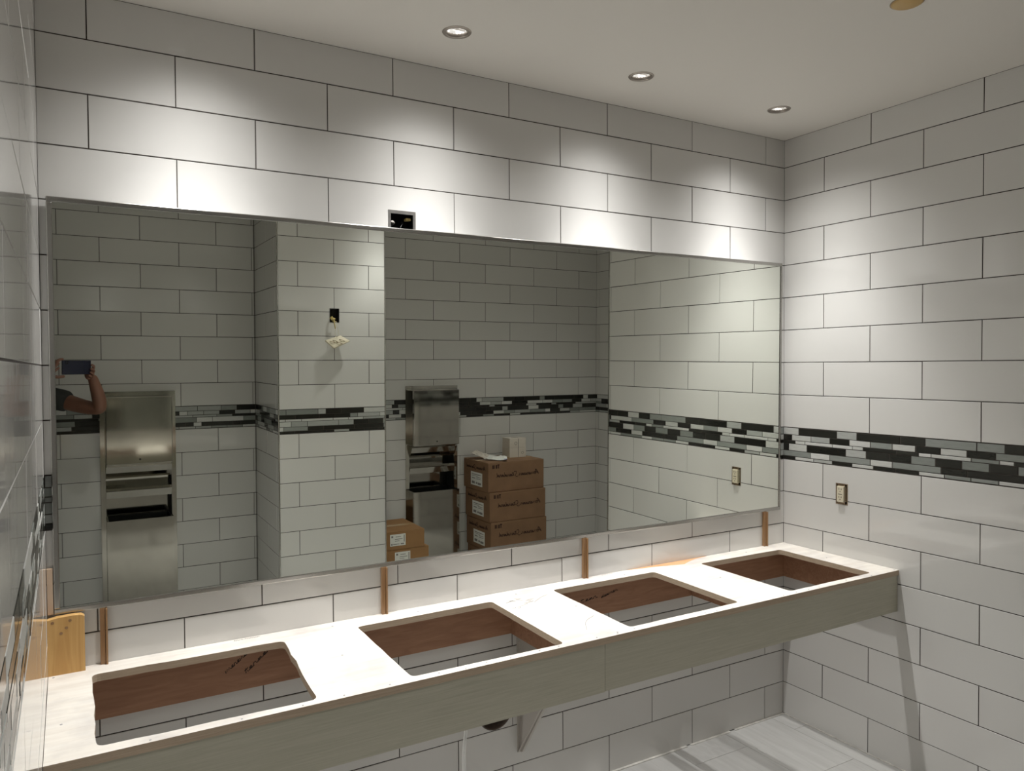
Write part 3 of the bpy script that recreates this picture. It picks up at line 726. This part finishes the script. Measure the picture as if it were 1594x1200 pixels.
for cx, cz, r_ in ((.055, .112, .010), (.115, .036, .008)):
    B().lathe([(r_, 0), (r_+.003, 0)], c=(cx, .0008, cz), seg=16, axis='y').done('printed_ring', M['grey_print'], t)
# crumpled leaflet on the stack
t = empty('folded_leaflet', (-.13, -2.68, .9022), label='crumpled white leaflet lying open on the top lettered cardboard box', cat='paper')
def sheet(pts, nm, mat, n=6, amp=.006, sd=1):
    r = random.Random(sd); A_, B_, C_, D_ = [Vector(p) for p in pts]; bm = bmesh.new(); g = []
    for i in range(n+1):
        row = []
        for j in range(n+1):
            u, v = i/n, j/n; p = A_*(1-u)*(1-v)+B_*u*(1-v)+C_*u*v+D_*(1-u)*v
            p.z += abs(r.gauss(0, amp))+.001; row.append(bm.verts.new(p))
        g.append(row)
    for i in range(n):
        for j in range(n): bm.faces.new((g[i][j], g[i+1][j], g[i+1][j+1], g[i][j+1]))
    me = bpy.data.meshes.new(nm); bm.to_mesh(me); bm.free(); me.materials.append(mat)
    o = link(nm, me, t); md = o.modifiers.new('thick', 'SOLIDIFY'); md.thickness = .0006; return o
sheet([(-.03, -.04, .004), (.09, .10, .004), (.13, .02, .018), (.06, -.12, .022)], 'leaflet_page', M['paper'], sd=2)
sheet([(-.03, -.04, .004), (.06, -.12, .022), (-.02, -.20, .05), (-.09, -.16, .045)], 'leaflet_page', M['carton'], sd=3)
B().box(-.004, .022, -.006, .012, 0, .002, M4=Matrix.Translation((.07, .09, .016))@Matrix.Rotation(.6, 4, 'Z')).done('blue_logo', M['blue_print'], t)
# debris on the floor
setp(B().box(-.0022, .0022, -.02, .02, 0, .0012, M4=Matrix.Translation((-.374, -.203, .0003))).done('plastic_scrap', M['tube']), label='thin white plastic scrap lying on the grey floor', cat='scrap')

# ------------------------------------------------------------------ photographer
def skin_mesh(name, verts, edges, mat, parent, sub=2, root=(0,)):
    me = bpy.data.meshes.new(name); me.from_pydata([v[:3] for v in verts], edges, []); me.materials.append(mat)
    o = link(name, me, parent); md = o.modifiers.new('skin', 'SKIN'); md.use_smooth_shade = True
    sv = me.skin_vertices[0].data if me.skin_vertices else None
    if sv is None:
        bm = bmesh.new(); bm.from_mesh(me); lay = bm.verts.layers.skin.verify(); bm.to_mesh(me); bm.free(); sv = me.skin_vertices[0].data
    for i, v in enumerate(verts):
        r = v[3]; sv[i].radius = (r, v[4] if len(v) > 4 else r); sv[i].use_root = (i in root)
    s = o.modifiers.new('sub', 'SUBSURF'); s.levels = sub; s.render_levels = sub
    return o
ph = empty('person', (-3.20, -2.74, 0), label='person in a charcoal T-shirt and dark jeans photographing the mirror with a phone', cat='person')
OX, OY = -3.20, -2.74
def w2(p): return (p[0]-OX, p[1]-OY, p[2])
def wv(x, y, z, r, r2=None): return (x-OX, y-OY, z, r) if r2 is None else (x-OX, y-OY, z, r, r2)
# body (skin everywhere, clothes over it)
V = [wv(-3.20, -2.76, 1.00, .105, .08), wv(-3.20, -2.76, 1.18, .12, .09), wv(-3.19, -2.77, 1.36, .14, .10), wv(-3.18, -2.77, 1.46, .08, .07), wv(-3.165, -2.76, 1.54, .052, .052), wv(-3.15, -2.745, 1.60, .06, .06),
     wv(-3.03, -2.79, 1.455, .058), wv(-2.965, -2.765, 1.44, .052), wv(-2.86, -2.70, 1.405, .046), wv(-2.766, -2.628, 1.385, .040), wv(-2.778, -2.605, 1.47, .040), wv(-2.801, -2.577, 1.555, .030), wv(-2.812, -2.576, 1.595, .026),
     wv(-3.33, -2.74, 1.455, .055), wv(-3.385, -2.70, 1.43, .050), wv(-3.37, -2.56, 1.29, .043), wv(-3.32, -2.47, 1.22, .038), wv(-3.18, -2.455, 1.38, .036), wv(-3.05, -2.455, 1.545, .029), wv(-3.032, -2.453, 1.585, .024),
     wv(-3.275, -2.76, .90, .06), wv(-3.31, -2.735, .50, .050), wv(-3.32, -2.77, .10, .042), wv(-3.125, -2.76, .90, .06), wv(-3.09, -2.715, .50, .050), wv(-3.08, -2.76, .10, .042)]
E_ = [(0, 1), (1, 2), (2, 3), (3, 4), (4, 5), (2, 6), (6, 7), (7, 8), (8, 9), (9, 10), (10, 11), (11, 12), (2, 13), (13, 14), (14, 15), (15, 16), (16, 17), (17, 18), (18, 19), (0, 20), (20, 21), (21, 22), (0, 23), (23, 24), (24, 25)]
skin_mesh('body', V, E_, M['skin'], ph)
# T-shirt
V = [wv(-3.20, -2.76, .82, .172, .138), wv(-3.20, -2.76, .95, .166, .130), wv(-3.20, -2.76, 1.16, .150, .118), wv(-3.19, -2.77, 1.36, .158, .118), wv(-3.18, -2.77, 1.468, .092, .082),
     wv(-3.03, -2.79, 1.462, .074), wv(-2.958, -2.762, 1.440, .070), wv(-2.918, -2.738, 1.425, .068), wv(-3.33, -2.74, 1.462, .070), wv(-3.385, -2.70, 1.43, .066), wv(-3.382, -2.62, 1.36, .063)]
skin_mesh('t_shirt', V, [(0, 1), (1, 2), (2, 3), (3, 4), (3, 5), (5, 6), (6, 7), (3, 8), (8, 9), (9, 10)], M['shirt'], ph)
V = [wv(-3.20, -2.76, 1.10, .135, .105), wv(-3.20, -2.76, .97, .158, .120), wv(-3.20, -2.755, .84, .150, .112),
     wv(-3.275, -2.76, .98, .090), wv(-3.290, -2.755, .80, .094), wv(-3.31, -2.735, .50, .074), wv(-3.32, -2.765, .04, .062),
     wv(-3.125, -2.76, .98, .090), wv(-3.110, -2.755, .80, .094), wv(-3.09, -2.715, .50, .074), wv(-3.08, -2.755, .04, .062)]
skin_mesh('trousers', V, [(0, 1), (1, 2), (3, 4), (4, 5), (5, 6), (7, 8), (8, 9), (9, 10)], M['jeans'], ph, root=(0, 3, 7))
# head turned towards the phone
def head():
    t = empty('head', w2((-3.15, -2.735, 1.66)), rz=-.75, parent=ph)
    me = bpy.data.meshes.new('face'); bm = bmesh.new(); bmesh.ops.create_icosphere(bm, subdivisions=4, radius=1)
    for v in bm.verts:
        x, y, z = v.co
        wx = .076*(1-.22*max(0, -z)**1.5); wy = .098; wz = .118
        q = Vector((x*wx, y*wy, z*wz))
        if z < 0: q.y += .010*(-z)
        if y > 0 and z < -.35: q.y += .012*y*(-z)           # chin
        nose = math.exp(-((x/.16)**2))*math.exp(-(((z+.12)/.22)**2)); 
        if y > .5: q.y += .026*nose*(1 if z > -.25 else .6)
        for s in (-1, 1):
            ey = math.exp(-(((x-s*.40)/.16)**2)-(((z-.05)/.12)**2))
            if y > .4: q.y -= .010*ey
        br = math.exp(-(((z-.22)/.10)**2))*(1 if y > .5 else 0); q.y += .005*br
        mo = math.exp(-((x/.30)**2)-(((z+.52)/.06)**2))*(1 if y > .3 else 0); q.y += .006*mo
        v.co = q
    for f in bm.faces: f.smooth = True
    bm.to_mesh(me); bm.free(); me.materials.append(M['skin']); link('face', me, t)
    for s in (-1, 1):
        b = B(); b.lathe([(.0002, .0118), (.006, .0105), (.0105, .005), (.0118, 0)], c=(s*.030, .078, .006), seg=16, axis='y'); ey = b.done('eye', M['eye'], t); B().disc((s*.030, .0900, .006), .0052, axis='y', seg=16).done('iris', M['hair'], ey)
        b = B(); b.tube([(s*.075, -.004, .022), (s*.084, -.014, .028), (s*.088, -.018, .008), (s*.083, -.010, -.022), (s*.076, -.002, -.030)], [.006, .009, .010, .009, .006], seg=8); b.done('ear', M['skin'], t)
    me = bpy.data.meshes.new('hair'); bm = bmesh.new(); bmesh.ops.create_icosphere(bm, subdivisions=4, radius=1); rr = random.Random(2)
    for v in bm.verts:
        x, y, z = v.co; k = 1.09+rr.uniform(-.012, .012)
        v.co = Vector((x*.077*k, y*.099*k-.004, z*.119*k+.003))
    bmesh.ops.delete(bm, geom=[v for v in bm.verts if (v.co.y > .035 and v.co.z < .068) or (v.co.z < -.035 and v.co.y > -.05) or v.co.z < -.07 or (abs(v.co.x) > .07 and v.co.z < .01 and v.co.y > -.03)], context='VERTS')
    for f in bm.faces: f.smooth = True
    bm.to_mesh(me); bm.free(); me.materials.append(M['hair']); link('hair', me, t)
head()
for x in (-3.32, -3.08):
    b = B(); b.prism([(x-OX-.042, -.11), (x-OX+.042, -.11), (x-OX+.050, .06), (x-OX+.036, .15), (x-OX, .17), (x-OX-.036, .15), (x-OX-.050, .06)], .002, .03, 'z')
    b.prism([(x-OX-.038, -.10), (x-OX+.038, -.10), (x-OX+.042, .05), (x-OX+.028, .12), (x-OX-.028, .12), (x-OX-.042, .05)], .0302, .085, 'z'); b.done('shoe', M['shoe'], ph)
# phone: frame at the camera; lens looks along fwd
def cp(r_, u_, f_): return CAM+RT*r_+UP*u_+fwd*f_
BK = -.004
t = empty('smartphone', CAM, label='dark blue smartphone held sideways in the photographer hands', cat='phone')
Mc = Matrix((RT, fwd, UP)).transposed().to_4x4(); t.matrix_world = Matrix.Translation(CAM)@Mc
b = B(); b.box(-.024, .141, -.012, BK, -.068, .011, bev=.003); b.done('phone_body', M['phone'], t)
B().box(-.018, .135, -.0126, -.0121, -.063, .006).done('phone_screen', M['phone_glass'], t)
b = B(); b.lathe([(.0095, BK), (.0095, BK+.0008), (.0075, BK+.001), (.0065, BK-.0002), (.0001, BK-.0002)], seg=24, axis='y'); b.done('camera_ring', M['phone_glass'], t)
def hand(name, wrist, chains, palm):
    vs = [(*w2(wrist), .024)]+[(*w2(p), r) for p, r in palm]
    es = [(i, i+1) for i in range(len(vs)-1)]; base = len(vs)-1
    o = skin_mesh(name, vs, es, M['skin'], ph)
    for ch in chains:
        pv = [(*w2(p), r) for p, r in ch]
        skin_mesh('finger', pv, [(i, i+1) for i in range(len(pv)-1)], M['skin'], o)
# right hand grips the far end of the phone
hand('right_hand', (-2.806, -2.578, 1.575), [
    [(cp(.140, -.052, -.035), .010), (cp(.156, -.040, -.010), .0095), (cp(.152, -.020, .004), .0085), (cp(.134, -.012, .004), .0075)],
    [(cp(.145, -.060, -.032), .010), (cp(.158, -.055, -.008), .0095), (cp(.150, -.042, .004), .0085), (cp(.130, -.034, .004), .0075)],
    [(cp(.140, -.070, -.030), .010), (cp(.155, -.072, -.008), .009), (cp(.147, -.062, .004), .008), (cp(.128, -.054, .004), .007)],
    [(cp(.135, -.080, -.028), .009), (cp(.145, -.084, -.008), .008), (cp(.134, -.078, .003), .0072), (cp(.118, -.072, .0035), .0065)],
    [(cp(.135, -.070, -.036), .012), (cp(.128, -.050, -.030), .0105), (cp(.118, -.032, -.023), .009), (cp(.110, -.018, -.021), .008)]],
    [(cp(.144, -.082, -.036), .027), (cp(.145, -.058, -.033), .025), (cp(.147, -.036, -.026), .018)])
hand('left_hand', (-3.040, -2.455, 1.565), [
    [(cp(-.060, -.035, -.020), .010), (cp(-.050, .000, -.012), .009), (cp(-.035, .017, -.009), .008), (cp(-.012, .018, -.009), .007)],
    [(cp(-.065, -.045, -.022), .010), (cp(-.058, -.010, -.020), .009), (cp(-.042, .010, -.020), .008), (cp(-.022, .017, -.019), .007)],
    [(cp(-.070, -.055, -.022), .010), (cp(-.062, -.028, -.016), .009), (cp(-.046, -.012, -.014), .008), (cp(-.034, -.002, -.014), .007)],
    [(cp(-.068, -.066, -.022), .009), (cp(-.058, -.046, -.014), .008), (cp(-.044, -.034, -.012), .0072), (cp(-.034, -.028, -.012), .0065)],
    [(cp(-.062, -.075, -.022), .011), (cp(-.046, -.082, -.016), .010), (cp(-.028, -.080, -.010), .009), (cp(-.006, -.077, -.009), .008)]],
    [(cp(-.085, -.075, -.028), .024), (cp(-.072, -.058, -.025), .020)])
